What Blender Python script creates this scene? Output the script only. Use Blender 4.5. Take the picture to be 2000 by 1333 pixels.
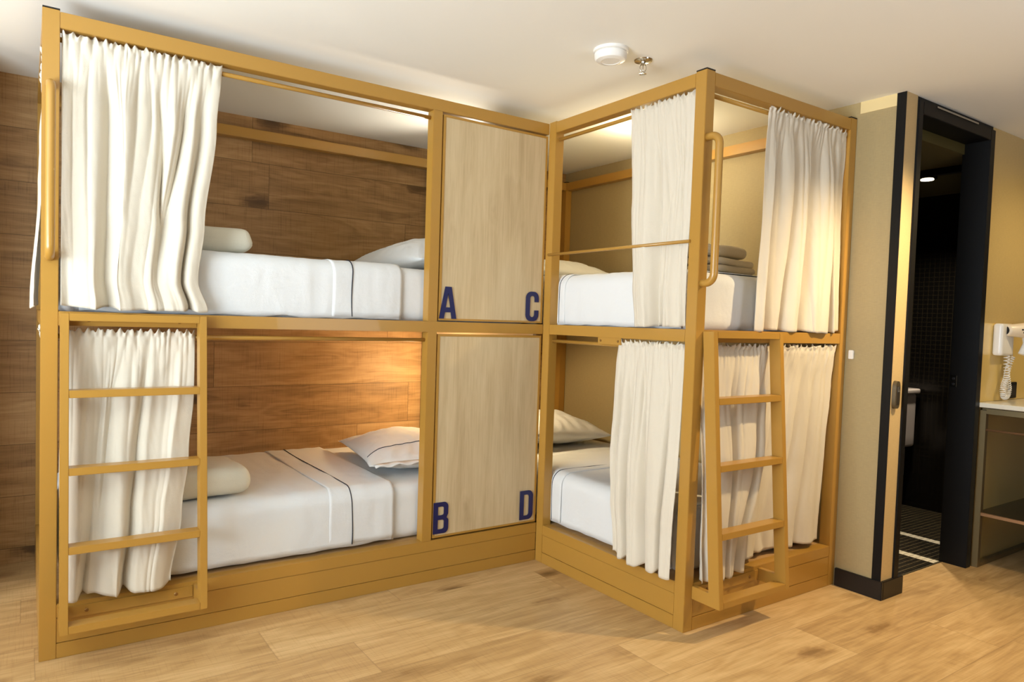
import bpy, bmesh, math, random
from mathutils import Vector, Matrix, noise
random.seed(7)
for o in list(bpy.data.objects): bpy.data.objects.remove(o)
sc = bpy.context.scene
COL = sc.collection
# ------------------------------------------------------------------ camera
cam_d = bpy.data.cameras.new('camera'); cam = bpy.data.objects.new('camera', cam_d); COL.objects.link(cam)
cam_d.sensor_fit = 'HORIZONTAL'; cam_d.sensor_width = 36.0
cam_d.lens = 1343.576 / 2000 * 36.0
cam_d.shift_x = 89.672 / 2000; cam_d.shift_y = 10.725 / 2000
r_ = Vector((0.84203644, -0.53858737, 0.02997127)); u_ = Vector((-0.00394455, 0.04941254, 0.99877066)); f_ = Vector((0.53940623, 0.84111952, -0.03948267))
m_ = Matrix((r_, u_, -f_)).transposed().to_4x4(); m_.translation = Vector((-2.14117916, -2.64509285, 1.18666176))
cam.matrix_world = m_; cam_d.clip_start = 0.05
sc.camera = cam
# ------------------------------------------------------------------ colour management, world, lights
sc.view_settings.view_transform = 'Standard'; sc.view_settings.look = 'None'
sc.view_settings.exposure = 0.0; sc.view_settings.gamma = 1.0; sc.view_settings.use_curve_mapping = False
w = bpy.data.worlds.new('world'); sc.world = w; w.use_nodes = True
w.node_tree.nodes['Background'].inputs[0].default_value = (1.0, 0.93, 0.82, 1); w.node_tree.nodes['Background'].inputs[1].default_value = 0.03

def area(name, loc, target, sx, sy, power, col, spread=180):
    d = bpy.data.lights.new(name, 'AREA'); d.shape = 'RECTANGLE'; d.size = sx; d.size_y = sy; d.energy = power; d.color = col; d.spread = math.radians(spread)
    o = bpy.data.objects.new(name, d); COL.objects.link(o); o.location = loc
    o.rotation_euler = (Vector(target) - Vector(loc)).to_track_quat('-Z', 'Y').to_euler(); return o
def point(name, loc, power, col, rad=0.03):
    d = bpy.data.lights.new(name, 'POINT'); d.energy = power; d.color = col; d.shadow_soft_size = rad
    o = bpy.data.objects.new(name, d); COL.objects.link(o); o.location = loc; return o
def spot(name, loc, target, power, col, ang=120, blend=0.6, rad=0.04):
    d = bpy.data.lights.new(name, 'SPOT'); d.energy = power; d.color = col; d.spot_size = math.radians(ang); d.spot_blend = blend; d.shadow_soft_size = rad
    o = bpy.data.objects.new(name, d); COL.objects.link(o); o.location = loc
    o.rotation_euler = (Vector(target) - Vector(loc)).to_track_quat('-Z', 'Y').to_euler(); return o
DAY = (0.80, 0.89, 1.0); WARM = (1.0, 0.66, 0.28)
area('window_light_side', (-7.32, -1.5, 1.25), (-0.9, -0.7, 1.25), 3.0, 2.0, 235, DAY)
area('ceiling_bounce_left', (-3.6, -1.7, 1.15), (-3.0, -1.3, 2.4), 1.2, 1.2, 125, (0.72, 0.87, 1.0))  # unseen upward light, added to brighten the ceiling on the left
area('ceiling_bounce_right', (0.2, -3.4, 1.25), (0.0, -2.6, 2.4), 0.9, 0.9, 18, (0.84, 0.92, 1.0))  # weaker unseen uplight, added for the ceiling at the right
spot('ceiling_spot_light', (1.12, -1.80, 2.17), (0.62, -1.0, 0.35), 130, (1.0, 0.76, 0.42), 95, 0.9, 0.03)
spot('ceiling_spot_light_vanity', (2.35, -2.0, 2.17), (2.2, -1.5, 0.0), 34, (1.0, 0.78, 0.44), 150, 0.7, 0.05)
spot('berth_light_a', (-0.13, 0.45, 1.86), (-1.2, 0.42, 2.62), 16.0, (1.0, 0.90, 0.74), 120, 0.9, 0.05)
point('berth_light_b', (-0.14, 0.70, 0.84), 10.5, (1.0, 0.79, 0.46), 0.03)
spot('berth_light_d', (0.09, 0.58, 1.00), (0.55, 0.52, 0.5), 22.0, (1.0, 0.80, 0.48), 125, 0.6, 0.03)
point('berth_light_c', (0.55, -0.10, 2.09), 9.0, (1.0, 0.84, 0.52), 0.04)
spot('bathroom_light', (2.32, -0.66, 2.07), (2.55, -0.3, 0.0), 100.0, (1.0, 0.86, 0.66), 112, 0.9, 0.03)

# ------------------------------------------------------------------ helpers
ZC = 2.225; H = 2.153; L = 2.10; W = 0.917; E = 1.048; D = 1.08; YW = 1.10; P = 0.05
def srgb(r, g, b): return tuple((c/255/12.92 if c/255 <= 0.04045 else ((c/255+0.055)/1.055)**2.4) for c in (r, g, b)) + (1.0,)
def box(bm, a, b, bev=0.0):
    x0, y0, z0 = (min(a[i], b[i]) for i in range(3)); x1, y1, z1 = (max(a[i], b[i]) for i in range(3))
    vs = [bm.verts.new(v) for v in ((x0,y0,z0),(x1,y0,z0),(x1,y1,z0),(x0,y1,z0),(x0,y0,z1),(x1,y0,z1),(x1,y1,z1),(x0,y1,z1))]
    fs = [bm.faces.new([vs[i] for i in f]) for f in ((0,3,2,1),(4,5,6,7),(0,1,5,4),(1,2,6,5),(2,3,7,6),(3,0,4,7))]
    if bev:
        es = list({e for f in fs for e in f.edges})
        bmesh.ops.bevel(bm, geom=es, offset=bev, segments=2, affect='EDGES', clamp_overlap=True)
def tube(bm, pts, r, n=14, cap=True, closed=False):
    pts = [Vector(p) for p in pts]; rings = []; prev = None; N = len(pts)
    for i, p in enumerate(pts):
        if closed: t = (pts[(i+1) % N] - pts[i-1]).normalized()
        elif i == 0: t = (pts[1]-p).normalized()
        elif i == N-1: t = (p-pts[i-1]).normalized()
        else: t = (pts[i+1]-pts[i-1]).normalized()
        if prev is None:
            up = Vector((0,0,1)) if abs(t.z) < 0.9 else Vector((1,0,0)); a = t.cross(up).normalized()
        else: a = (prev - t*prev.dot(t)).normalized()
        prev = a; b = t.cross(a); rr = r[i] if isinstance(r, (list, tuple)) else r
        rings.append([bm.verts.new(p + (a*math.cos(k*2*math.pi/n) + b*math.sin(k*2*math.pi/n))*rr) for k in range(n)])
    for i in range(N if closed else N-1):
        A, B = rings[i], rings[(i+1) % N]
        for k in range(n): f = bm.faces.new((A[k], A[(k+1)%n], B[(k+1)%n], B[k])); f.smooth = True
    if cap and not closed: bm.faces.new(rings[0][::-1]); bm.faces.new(rings[-1])
def lathe(bm, prof, c, axis='z', n=32):
    # prof: list of (radius, height) ; closed at ends when radius is 0
    rings = []
    for r, h in prof:
        ring = []
        for k in range(n if r > 1e-6 else 1):
            a = k*2*math.pi/n; v = (r*math.cos(a), r*math.sin(a), h)
            if axis == 'y': v = (v[0], v[2], v[1])
            if axis == 'x': v = (v[2], v[0], v[1])
            ring.append(bm.verts.new(Vector(c)+Vector(v)))
        rings.append(ring)
    for A, B in zip(rings, rings[1:]):
        for k in range(n):
            if len(A) == 1 and len(B) == 1: continue
            if len(A) == 1: bm.faces.new((A[0], B[k], B[(k+1)%n]))
            elif len(B) == 1: bm.faces.new((A[k], A[(k+1)%n], B[0]))
            else: bm.faces.new((A[k], A[(k+1)%n], B[(k+1)%n], B[k]))
    if len(rings[0]) > 1: bm.faces.new(rings[0][::-1])
    if len(rings[-1]) > 1: bm.faces.new(rings[-1])
def obj(name, bm, m, parent=None, smooth=False, auto=False):
    bmesh.ops.recalc_face_normals(bm, faces=bm.faces)
    me = bpy.data.meshes.new(name); bm.to_mesh(me); bm.free(); me.materials.append(m)
    if smooth: me.shade_smooth()
    if auto: me.shade_smooth(); me.set_sharp_from_angle(angle=math.radians(35))
    o = bpy.data.objects.new(name, me); COL.objects.link(o)
    if parent: o.parent = parent; o.matrix_parent_inverse = parent.matrix_world.inverted()
    return o
def bxo(name, a, b, m, parent=None, bev=0.0):
    bm = bmesh.new(); box(bm, a, b, bev); return obj(name, bm, m, parent)
def tag(o, label, cat, group=None):
    o['label'] = label; o['category'] = cat
    if group: o['group'] = group
    return o
def thing(name, label, cat, loc, group=None):
    o = bpy.data.objects.new(name, None); COL.objects.link(o); o.location = loc; o.empty_display_size = 0.05
    bpy.context.view_layer.update(); return tag(o, label, cat, group)
def struct(o): o['kind'] = 'structure'; return o

# ------------------------------------------------------------------ materials
def mat(name, col, rough=0.5, metal=0.0, spec=0.5, coat=0.0, bump=None):
    m = bpy.data.materials.new(name); m.use_nodes = True; nt = m.node_tree; b = nt.nodes['Principled BSDF']
    b.inputs['Base Color'].default_value = col; b.inputs['Roughness'].default_value = rough; b.inputs['Metallic'].default_value = metal
    b.inputs['Specular IOR Level'].default_value = spec; b.inputs['Coat Weight'].default_value = coat
    if bump:
        sc_, st, di = bump; n = nt.nodes.new('ShaderNodeTexNoise'); n.inputs['Scale'].default_value = sc_; n.inputs['Detail'].default_value = 4
        g = nt.nodes.new('ShaderNodeNewGeometry'); nt.links.new(g.outputs['Position'], n.inputs['Vector'])
        bp = nt.nodes.new('ShaderNodeBump'); bp.inputs['Strength'].default_value = st; bp.inputs['Distance'].default_value = di
        nt.links.new(n.outputs[0], bp.inputs['Height']); nt.links.new(bp.outputs[0], b.inputs['Normal'])
    return m
class NT:
    def __init__(s, m): s.nt = m.node_tree
    def n(s, t, **kw):
        x = s.nt.nodes.new(t)
        for k, v in kw.items():
            if k.startswith('_'): setattr(x, k[1:], v)
        return x
    def l(s, a, b): s.nt.links.new(a, b)
    def math(s, op, a, b=None, c=None):
        x = s.nt.nodes.new('ShaderNodeMath'); x.operation = op
        for i, v in enumerate((a, b, c)):
            if v is None: continue
            if isinstance(v, (int, float)): x.inputs[i].default_value = v
            else: s.l(v, x.inputs[i])
        return x.outputs[0]
    def comb(s, a, b, c):
        x = s.nt.nodes.new('ShaderNodeCombineXYZ')
        for i, v in enumerate((a, b, c)):
            if isinstance(v, (int, float)): x.inputs[i].default_value = v
            else: s.l(v, x.inputs[i])
        return x.outputs[0]
    def noise(s, vec, scale, detail=3, rough=0.55, dist=0.0):
        x = s.nt.nodes.new('ShaderNodeTexNoise'); x.inputs['Scale'].default_value = scale; x.inputs['Detail'].default_value = detail
        x.inputs['Roughness'].default_value = rough; x.inputs['Distortion'].default_value = dist; s.l(vec, x.inputs['Vector']); return x.outputs[0]
    def mix(s, fac, a, b, mode='MIX'):
        x = s.nt.nodes.new('ShaderNodeMix'); x.data_type = 'RGBA'; x.blend_type = mode
        if isinstance(fac, (int, float)): x.inputs[0].default_value = fac
        else: s.l(fac, x.inputs[0])
        for i, v in ((6, a), (7, b)):
            if isinstance(v, tuple): x.inputs[i].default_value = v
            else: s.l(v, x.inputs[i])
        return x.outputs[2]
    def ramp(s, fac, stops):
        x = s.nt.nodes.new('ShaderNodeValToRGB'); s.l(fac, x.inputs[0]); cr = x.color_ramp
        while len(cr.elements) < len(stops): cr.elements.new(0.5)
        for e, (p, c) in zip(cr.elements, stops): e.position = p; e.color = c if isinstance(c, tuple) else (c, c, c, 1)
        return x.outputs[0]
def wood(name, ua, va, dark, mid, light, plank=None, rough=0.5, saw=0.12, knots=0.8, spec=0.4, off=0.0, shift=0.0, seam=0.45, gscale=1.0, ringa=0.12):
    m = bpy.data.materials.new(name); m.use_nodes = True; T = NT(m); b = m.node_tree.nodes['Principled BSDF']
    g = T.n('ShaderNodeNewGeometry'); sp = T.n('ShaderNodeSeparateXYZ'); T.l(g.outputs['Position'], sp.inputs[0])
    u = sp.outputs['XYZ'.index(ua)]; v = sp.outputs['XYZ'.index(va)]
    if plank:
        pw, pl = plank
        v0 = T.math('ADD', v, -off); row = T.math('FLOOR', T.math('DIVIDE', v0, pw))
        wn = T.n('ShaderNodeTexWhiteNoise', _noise_dimensions='1D'); T.l(row, wn.inputs['W'])
        us = T.math('ADD', T.math('ADD', u, shift), T.math('MULTIPLY', wn.outputs[0], pl))
        colm = T.math('FLOOR', T.math('DIVIDE', us, pl))
        wn2 = T.n('ShaderNodeTexWhiteNoise', _noise_dimensions='2D'); T.l(T.comb(row, colm, 0.0), wn2.inputs['Vector'])
        rid = wn2.outputs[0]
        fv = T.math('FRACT', T.math('DIVIDE', v0, pw)); fu = T.math('FRACT', T.math('DIVIDE', us, pl))
        dv = T.math('MULTIPLY', T.math('MINIMUM', fv, T.math('SUBTRACT', 1.0, fv)), pw)
        du = T.math('MULTIPLY', T.math('MINIMUM', fu, T.math('SUBTRACT', 1.0, fu)), pl)
        dd = T.math('MINIMUM', dv, du)
        seamf = T.math('SUBTRACT', 1.0, T.math('MINIMUM', T.math('DIVIDE', dd, 0.0022), 1.0))
        off3 = T.math('MULTIPLY', rid, 37.0)
    else:
        off3 = 3.7; rid = None; seamf = None
    vec = T.comb(T.math('MULTIPLY', u, 0.9*gscale), T.math('MULTIPLY', v, 5.0*gscale), off3)
    # knots
    kv = T.comb(T.math('MULTIPLY', u, 2.2), T.math('MULTIPLY', v, 5.5), off3)
    vo = T.n('ShaderNodeTexVoronoi'); T.l(kv, vo.inputs['Vector']); vo.inputs['Scale'].default_value = 1.0; vo.inputs['Randomness'].default_value = 1.0
    kd = T.math('ADD', vo.outputs['Distance'], T.math('MULTIPLY', T.math('SUBTRACT', T.noise(kv, 6, 2), 0.5), 0.16))
    sel = T.math('GREATER_THAN', T.n('ShaderNodeSeparateColor').outputs[0], 2.0)
    sc3 = T.n('ShaderNodeSeparateColor'); T.l(vo.outputs['Color'], sc3.inputs[0])
    selk = T.math('GREATER_THAN', sc3.outputs[0], 0.35)
    kn = T.math('MULTIPLY', selk, T.math('POWER', T.math('MAXIMUM', T.math('SUBTRACT', 1.0, T.math('DIVIDE', kd, 0.34)), 0.0), 2.0))
    knc = T.math('MULTIPLY', selk, T.math('MAXIMUM', T.math('SUBTRACT', 1.0, T.math('DIVIDE', kd, 0.12)), 0.0))
    big = T.noise(vec, 1.6, 3, 0.5, 0.4)
    ringv = T.math('ADD', T.math('MULTIPLY', big, 46.0), T.math('MULTIPLY', kn, 16.0))
    ring = T.math('MULTIPLY', T.math('ADD', T.math('SINE', ringv), 1.0), 0.5)
    fine = T.noise(T.comb(T.math('MULTIPLY', u, 5.0), T.math('MULTIPLY', v, 150.0), off3), 1.0, 4, 0.7)
    med = T.noise(T.comb(T.math('MULTIPLY', u, 1.6), T.math('MULTIPLY', v, 18.0), off3), 1.0, 4, 0.6, 0.5)
    t = T.math('ADD', T.math('MULTIPLY', ring, ringa), T.math('ADD', T.math('MULTIPLY', fine, 0.42), T.math('ADD', T.math('MULTIPLY', med, 0.5), T.math('MULTIPLY', big, 0.25))))
    t = T.math('SUBTRACT', t, T.math('MULTIPLY', kn, 0.75*knots))
    if saw:
        sw = T.noise(T.comb(T.math('MULTIPLY', u, 260.0), T.math('MULTIPLY', v, 6.0), off3), 1.0, 2, 0.5)
        big2 = T.noise(vec, 3.0, 2)
        t = T.math('SUBTRACT', t, T.math('MULTIPLY', T.math('MULTIPLY', T.math('GREATER_THAN', sw, 0.60), big2), saw))
    if rid is not None: t = T.math('ADD', t, T.math('MULTIPLY', T.math('SUBTRACT', rid, 0.5), 0.13))
    c = T.ramp(t, [(0.30, dark), (0.62, mid), (0.92, light)])
    kdark = tuple(x*0.33 for x in dark[:3]) + (1,)
    c = T.mix(T.math('MULTIPLY', knc, 0.75*knots), c, kdark)
    if seamf is not None: c = T.mix(T.math('MULTIPLY', seamf, seam), c, tuple(x*0.3 for x in dark[:3]) + (1,))
    T.l(c, b.inputs['Base Color']); b.inputs['Roughness'].default_value = rough; b.inputs['Specular IOR Level'].default_value = spec
    bp = T.n('ShaderNodeBump'); bp.inputs['Strength'].default_value = 0.25; bp.inputs['Distance'].default_value = 0.0008
    T.l(t, bp.inputs['Height']); T.l(bp.outputs[0], b.inputs['Normal'])
    return m
def cloth(name, col, transl=0.18, weave=900, wr=0.4, rough=0.9):
    m = bpy.data.materials.new(name); m.use_nodes = True; T = NT(m); b = m.node_tree.nodes['Principled BSDF']; out = m.node_tree.nodes['Material Output']
    b.inputs['Base Color'].default_value = col; b.inputs['Roughness'].default_value = rough; b.inputs['Specular IOR Level'].default_value = 0.15
    b.inputs['Sheen Weight'].default_value = 0.15
    g = T.n('ShaderNodeNewGeometry')
    n1 = T.noise(g.outputs['Position'], weave, 2); n2 = T.noise(g.outputs['Position'], 9, 4, 0.55, 0.3)
    h = T.math('ADD', T.math('MULTIPLY', n1, 0.1), T.math('MULTIPLY', n2, wr))
    bp = T.n('ShaderNodeBump'); bp.inputs['Strength'].default_value = 0.6; bp.inputs['Distance'].default_value = 0.02
    T.l(h, bp.inputs['Height']); T.l(bp.outputs[0], b.inputs['Normal'])
    if transl:
        tr = T.n('ShaderNodeBsdfTranslucent'); tr.inputs[0].default_value = col; mx = T.n('ShaderNodeMixShader'); mx.inputs[0].default_value = transl
        T.l(b.outputs[0], mx.inputs[1]); T.l(tr.outputs[0], mx.inputs[2]); T.l(mx.outputs[0], out.inputs['Surface'])
    return m
def wallpaper(name, col, rough=0.5, amt=0.16, coat=0.0, gloss=False):
    m = bpy.data.materials.new(name); m.use_nodes = True; T = NT(m); b = m.node_tree.nodes['Principled BSDF']
    g = T.n('ShaderNodeNewGeometry'); sp = T.n('ShaderNodeSeparateXYZ'); T.l(g.outputs['Position'], sp.inputs[0])
    hx = T.math('ADD', sp.outputs[0], sp.outputs[1])
    a = T.noise(T.comb(T.math('MULTIPLY', hx, 40.0), 0.0, T.math('MULTIPLY', sp.outputs[2], 420.0)), 1.0, 3)
    c_ = T.noise(T.comb(T.math('MULTIPLY', hx, 300.0), 0.0, T.math('MULTIPLY', sp.outputs[2], 30.0)), 1.0, 2)
    t = T.math('ADD', T.math('MULTIPLY', a, 0.65), T.math('MULTIPLY', c_, 0.35))
    dk = tuple(x*(1-amt*2) for x in col[:3]) + (1,); lt = tuple(min(1, x*(1+amt)) for x in col[:3]) + (1,)
    T.l(T.ramp(t, [(0.3, dk), (0.7, lt)]), b.inputs['Base Color']); b.inputs['Roughness'].default_value = rough; b.inputs['Coat Weight'].default_value = coat
    b.inputs['Coat Roughness'].default_value = 0.15
    bp = T.n('ShaderNodeBump'); bp.inputs['Strength'].default_value = 0.3; bp.inputs['Distance'].default_value = 0.0006
    T.l(t, bp.inputs['Height']); T.l(bp.outputs[0], b.inputs['Normal'])
    return m
def tiles(name, axes, size, base, grout, rough=0.25, gw=0.05):
    m = bpy.data.materials.new(name); m.use_nodes = True; T = NT(m); b = m.node_tree.nodes['Principled BSDF']
    g = T.n('ShaderNodeNewGeometry'); sp = T.n('ShaderNodeSeparateXYZ'); T.l(g.outputs['Position'], sp.inputs[0])
    d = []
    for ax in axes:
        f = T.math('FRACT', T.math('DIVIDE', sp.outputs['XYZ'.index(ax)], size)); d.append(T.math('MINIMUM', f, T.math('SUBTRACT', 1.0, f)))
    f = T.math('LESS_THAN', T.math('MINIMUM', d[0], d[1]), gw)
    T.l(T.mix(f, base, grout), b.inputs['Base Color']); b.inputs['Roughness'].default_value = rough
    return m
M = {}
M['frame'] = mat('ochre_painted_steel', srgb(176, 131, 56), 0.32, 0.0, 0.5, 0.15, (300, 0.04, 0.0005))
M['cap'] = mat('black_plastic_cap', srgb(22, 18, 15), 0.5)
M['screw'] = mat('screw_steel', srgb(150, 112, 60), 0.35, 0.6)
M['panel'] = wood('light_oak_panel', 'Z', 'X', srgb(172, 146, 108), srgb(203, 180, 140), srgb(220, 200, 164), None, 0.55, 0, 0.12, gscale=1.0, ringa=0.04)
M['backwall'] = wood('brown_oak_wall', 'X', 'Z', srgb(108, 78, 44), srgb(164, 124, 76), srgb(194, 156, 106), (0.24, 1.27), 0.55, 0.14, 1.0, off=0.07, shift=0.30, seam=0.85, ringa=0.10)
M['floor'] = wood('oak_floor', 'X', 'Y', srgb(146, 112, 70), srgb(190, 155, 105), srgb(220, 188, 138), (0.245, 1.30), 0.42, 0.10, 0.9, off=-1.35, shift=0.1, seam=0.4, ringa=0.10)
M['bedboard'] = wood('bed_plywood', 'X', 'Y', srgb(150, 112, 68), srgb(182, 142, 92), srgb(200, 165, 115), None, 0.6, 0, 0.1)
M['ceiling'] = mat('cream_ceiling_paint', srgb(244, 241, 232), 0.85, 0, 0.2, 0, (30, 0.08, 0.002))
M['plaster'] = mat('white_plaster', srgb(228, 230, 232), 0.85, 0, 0.2)
M['taupe'] = mat('taupe_wall_paint', srgb(84, 74, 62), 0.8)
M['paper'] = wallpaper('gold_linen_wallpaper', srgb(170, 150, 106), 0.55, 0.06)
M['strip'] = wallpaper('gold_linen_strip', srgb(204, 176, 126), 0.5, 0.05)
M['lacquer'] = wallpaper('lacquered_gold_wall', srgb(216, 188, 122), 0.28, 0.06, 0.6)
M['yellow'] = mat('yellow_back_painted_glass', srgb(232, 200, 118), 0.25, 0, 0.5, 0.3)
M['cream_strip'] = mat('cream_gold_cornice', srgb(228, 206, 152), 0.5)
M['black'] = mat('black_satin_metal', srgb(14, 12, 10), 0.45, 0, 0.22)
M['blackwood'] = mat('black_stained_baseboard', srgb(24, 20, 17), 0.4, 0, 0.4, 0, (60, 0.1, 0.001))
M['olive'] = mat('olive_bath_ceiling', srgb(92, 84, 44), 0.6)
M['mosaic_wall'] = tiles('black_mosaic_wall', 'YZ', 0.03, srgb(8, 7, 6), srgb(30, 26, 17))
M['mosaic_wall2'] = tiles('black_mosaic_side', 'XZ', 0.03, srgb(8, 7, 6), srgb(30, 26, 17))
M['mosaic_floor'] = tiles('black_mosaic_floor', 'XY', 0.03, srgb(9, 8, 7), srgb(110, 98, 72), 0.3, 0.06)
M['pale_grid'] = tiles('pale_grid_strip', 'XY', 0.03, srgb(236, 226, 200), srgb(120, 108, 84), 0.4, 0.04)  # pale colour with a fine grid, for two strips on the dark floor
M['porcelain'] = mat('white_porcelain', srgb(226, 214, 206), 0.12, 0, 0.6)
M['curtain'] = cloth('cream_cotton_curtain', srgb(230, 219, 199), 0.10, 800, 0.25)
M['sheet'] = cloth('white_sheet', srgb(230, 230, 228), 0.0, 700, 0.5)
M['pillow'] = cloth('white_pillowcase', srgb(232, 230, 224), 0.0, 700, 0.7)
M['blanket'] = cloth('cream_fleece', srgb(226, 220, 200), 0.0, 400, 0.35, 1.0)
M['greyblanket'] = cloth('taupe_fleece', srgb(196, 184, 160), 0.0, 400, 0.35, 1.0)
M['piping'] = mat('navy_piping', srgb(24, 26, 40), 0.8)
M['blue'] = mat('navy_letter', srgb(14, 20, 78), 0.45)
M['bronze'] = mat('brushed_bronze', srgb(128, 112, 78), 0.35, 0.6)
M['copper'] = mat('copper_rail', srgb(196, 150, 108), 0.3, 0.7)
M['marble'] = mat('cream_marble', srgb(238, 230, 210), 0.2, 0, 0.5)
M['darkglass'] = mat('smoked_glass_shelf', srgb(26, 20, 12), 0.06, 0, 0.6)
M['oliveglass'] = mat('olive_tinted_panel', srgb(184, 164, 110), 0.12, 0, 0.6)
M['whiteplastic'] = mat('white_plastic', srgb(240, 236, 228), 0.3)
M['ivory'] = mat('ivory_plastic', srgb(236, 218, 190), 0.3)
M['chrome'] = mat('chrome', srgb(190, 186, 176), 0.15, 1.0)
M['dark'] = mat('dark_grille', srgb(16, 16, 20), 0.5)
def emis(name, col, st):
    m = bpy.data.materials.new(name); m.use_nodes = True; b = m.node_tree.nodes['Principled BSDF']
    b.inputs['Emission Color'].default_value = col; b.inputs['Emission Strength'].default_value = st; b.inputs['Base Color'].default_value = col; return m
M['glow'] = emis('lamp_glow', (1.0, 0.86, 0.62, 1), 6.0)
M['warmglow'] = emis('warm_led', (1.0, 0.70, 0.36, 1), 4.0)
M['windowglass'] = emis('daylight_window', (1.0, 0.97, 0.92, 1), 1.2)

# ------------------------------------------------------------------ room shell
CY = -1.12; CX = 1.05                       # corner of the wall beside the bathroom door
XL, XR, YF = -7.4, 3.4, -5.5
struct(bxo('floor', (XL, YF, -0.05), (XR, YW, 0.0), M['floor']))
struct(bxo('ceiling', (XL, YF, ZC), (XR, YW+0.05, ZC+0.06), M['ceiling']))
struct(bxo('wall_back', (XL, YW, 0), (CX+0.12, YW+0.08, ZC), M['backwall']))
# right wall beside the bunks (up to the corner) : gold linen paper
struct(bxo('wall_right', (CX, CY, 0), (CX+0.10, YW, ZC), M['paper']))
# bathroom door wall, right of the door
struct(bxo('wall_door_side', (1.925, CY, 0), (XR, CY+0.10, ZC), M['lacquer']))
struct(bxo('wall_far_right', (XR, YF, 0), (XR+0.08, YW, ZC), M['taupe']))
struct(bxo('wall_left', (XL-0.08, YF, 0), (XL, YW, ZC), M['plaster']))
struct(bxo('wall_front', (XL, YF-0.08, 0), (XR, YF, ZC), M['taupe']))
struct(bxo('wall_shade_blocker', (-3.05, 0.66, 0), (-2.36, YW, ZC), M['backwall']))  # out-of-view stub wall, added to shade the left end of the back wall
# windows behind the viewer
def window(n, x0, x1, y0, y1, z0, z1):
    t = bpy.data.objects.new('window_%d' % n, None); COL.objects.link(t); t['kind'] = 'structure'; t.location = ((x0+x1)/2, (y0+y1)/2, z0); bpy.context.view_layer.update()
    bxo('window_pane', (x0, y0, z0), (x1, y1, z1), M['windowglass'], t)
    bm = bmesh.new(); e = 0.03
    if x1-x0 < y1-y0:
        for (a, b, c, d) in ((y0-0.05, y0, z0-0.05, z1+0.05), (y1, y1+0.05, z0-0.05, z1+0.05), (y0, y1, z0-0.05, z0), (y0, y1, z1, z1+0.05)): box(bm, (x0, a, c), (x1+e, b, d))
    else:
        for (a, b, c, d) in ((x0-0.05, x0, z0-0.05, z1+0.05), (x1, x1+0.05, z0-0.05, z1+0.05), (x0, x1, z0-0.05, z0), (x0, x1, z1, z1+0.05)): box(bm, (a, y0, c), (b, y1+e, d))
    obj('window_frame', bm, M['black'], t)
window(1, XL, XL+0.01, -3.0, 0.0, 0.25, 2.1)
# gold strip between corner and door frame, black corner trim, cornice, baseboards
struct(bxo('trim_1', (CX, CY-0.004, 0.07), (1.145, CY, ZC), M['strip']))
struct(bxo('trim_2', (CX-0.004, CY-0.004, 0.07), (CX, CY+0.034, ZC), M['black']))
struct(bxo('trim_3', (CX-0.003, CY+0.034, 2.172), (CX, -0.93, ZC), M['cream_strip']))
bm = bmesh.new(); box(bm, (CX-0.014, CY-0.016, 0), (CX, -0.925, 0.082), 0.002); box(bm, (CX, CY-0.016, 0), (1.225, CY, 0.082), 0.002)
struct(obj('baseboard_right', bm, M['blackwood']))
# door frame and bathroom
def dframe():
    t = bpy.data.objects.new('door_1', None); COL.objects.link(t); t['kind'] = 'structure'; t.location = (1.53, CY, 0); bpy.context.view_layer.update()
    bm = bmesh.new()
    box(bm, (1.145, CY-0.012, 0.0), (1.185, CY+0.11, 2.205), 0.002)
    box(bm, (1.875, CY-0.012, 0.0), (1.925, CY+0.11, 2.205), 0.002)
    box(bm, (1.185, CY-0.012, 2.15), (1.875, CY+0.11, 2.205), 0.002)
    obj('door_frame', bm, M['black'], t)
    bxo('seal_strip', (1.9255, CY-0.006, 0.0), (1.934, CY, 2.2), M['cream_strip'], t)
    # latch plate on the right jamb
    bm = bmesh.new(); box(bm, (1.872, CY+0.075, 0.915), (1.875, CY+0.105, 0.975), 0.001)
    o = obj('latch_plate', bm, M['chrome'], t)
    bm = bmesh.new(); lathe(bm, [(0.0, -0.002), (0.006, -0.002), (0.006, 0.001)], (1.872, CY+0.09, 0.93), 'x', 12); lathe(bm, [(0.0, -0.002), (0.006, -0.002), (0.006, 0.001)], (1.872, CY+0.09, 0.958), 'x', 12)
    obj('latch_hole', bm, M['dark'], o)
    bxo('guide_rail', (1.30, CY-0.016, 2.198), (1.72, CY-0.012, 2.206), M['chrome'], t)
dframe()
struct(bxo('trim_4', (1.145, CY, 2.205), (1.925, CY+0.10, ZC), M['black']))
YB = CY + 0.10
BX0, BX1, BY1, BZ = CX+0.10, 2.95, 1.0, 2.10
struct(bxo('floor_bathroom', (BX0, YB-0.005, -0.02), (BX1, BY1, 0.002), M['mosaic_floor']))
bm = bmesh.new(); box(bm, (1.805, YB+0.005, 0.002), (1.865, -0.70, 0.0035)); struct(obj('trim_5', bm, M['pale_grid']))
bm = bmesh.new(); box(bm, (2.185, YB+0.005, 0.002), (2.245, -0.50, 0.0035)); struct(obj('trim_6', bm, M['pale_grid']))
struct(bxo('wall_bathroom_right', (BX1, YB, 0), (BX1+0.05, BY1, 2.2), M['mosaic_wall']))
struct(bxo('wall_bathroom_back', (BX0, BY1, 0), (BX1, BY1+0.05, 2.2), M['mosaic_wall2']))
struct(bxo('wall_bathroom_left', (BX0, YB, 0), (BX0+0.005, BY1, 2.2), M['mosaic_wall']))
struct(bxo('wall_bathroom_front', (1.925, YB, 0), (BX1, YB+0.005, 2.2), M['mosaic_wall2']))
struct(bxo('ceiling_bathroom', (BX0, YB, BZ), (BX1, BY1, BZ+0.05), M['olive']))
bxo_ = bxo('trim_7', (2.10, YB+0.005, BZ-0.035), (2.14, BY1, BZ), M['black']); struct(bxo_)
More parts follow.
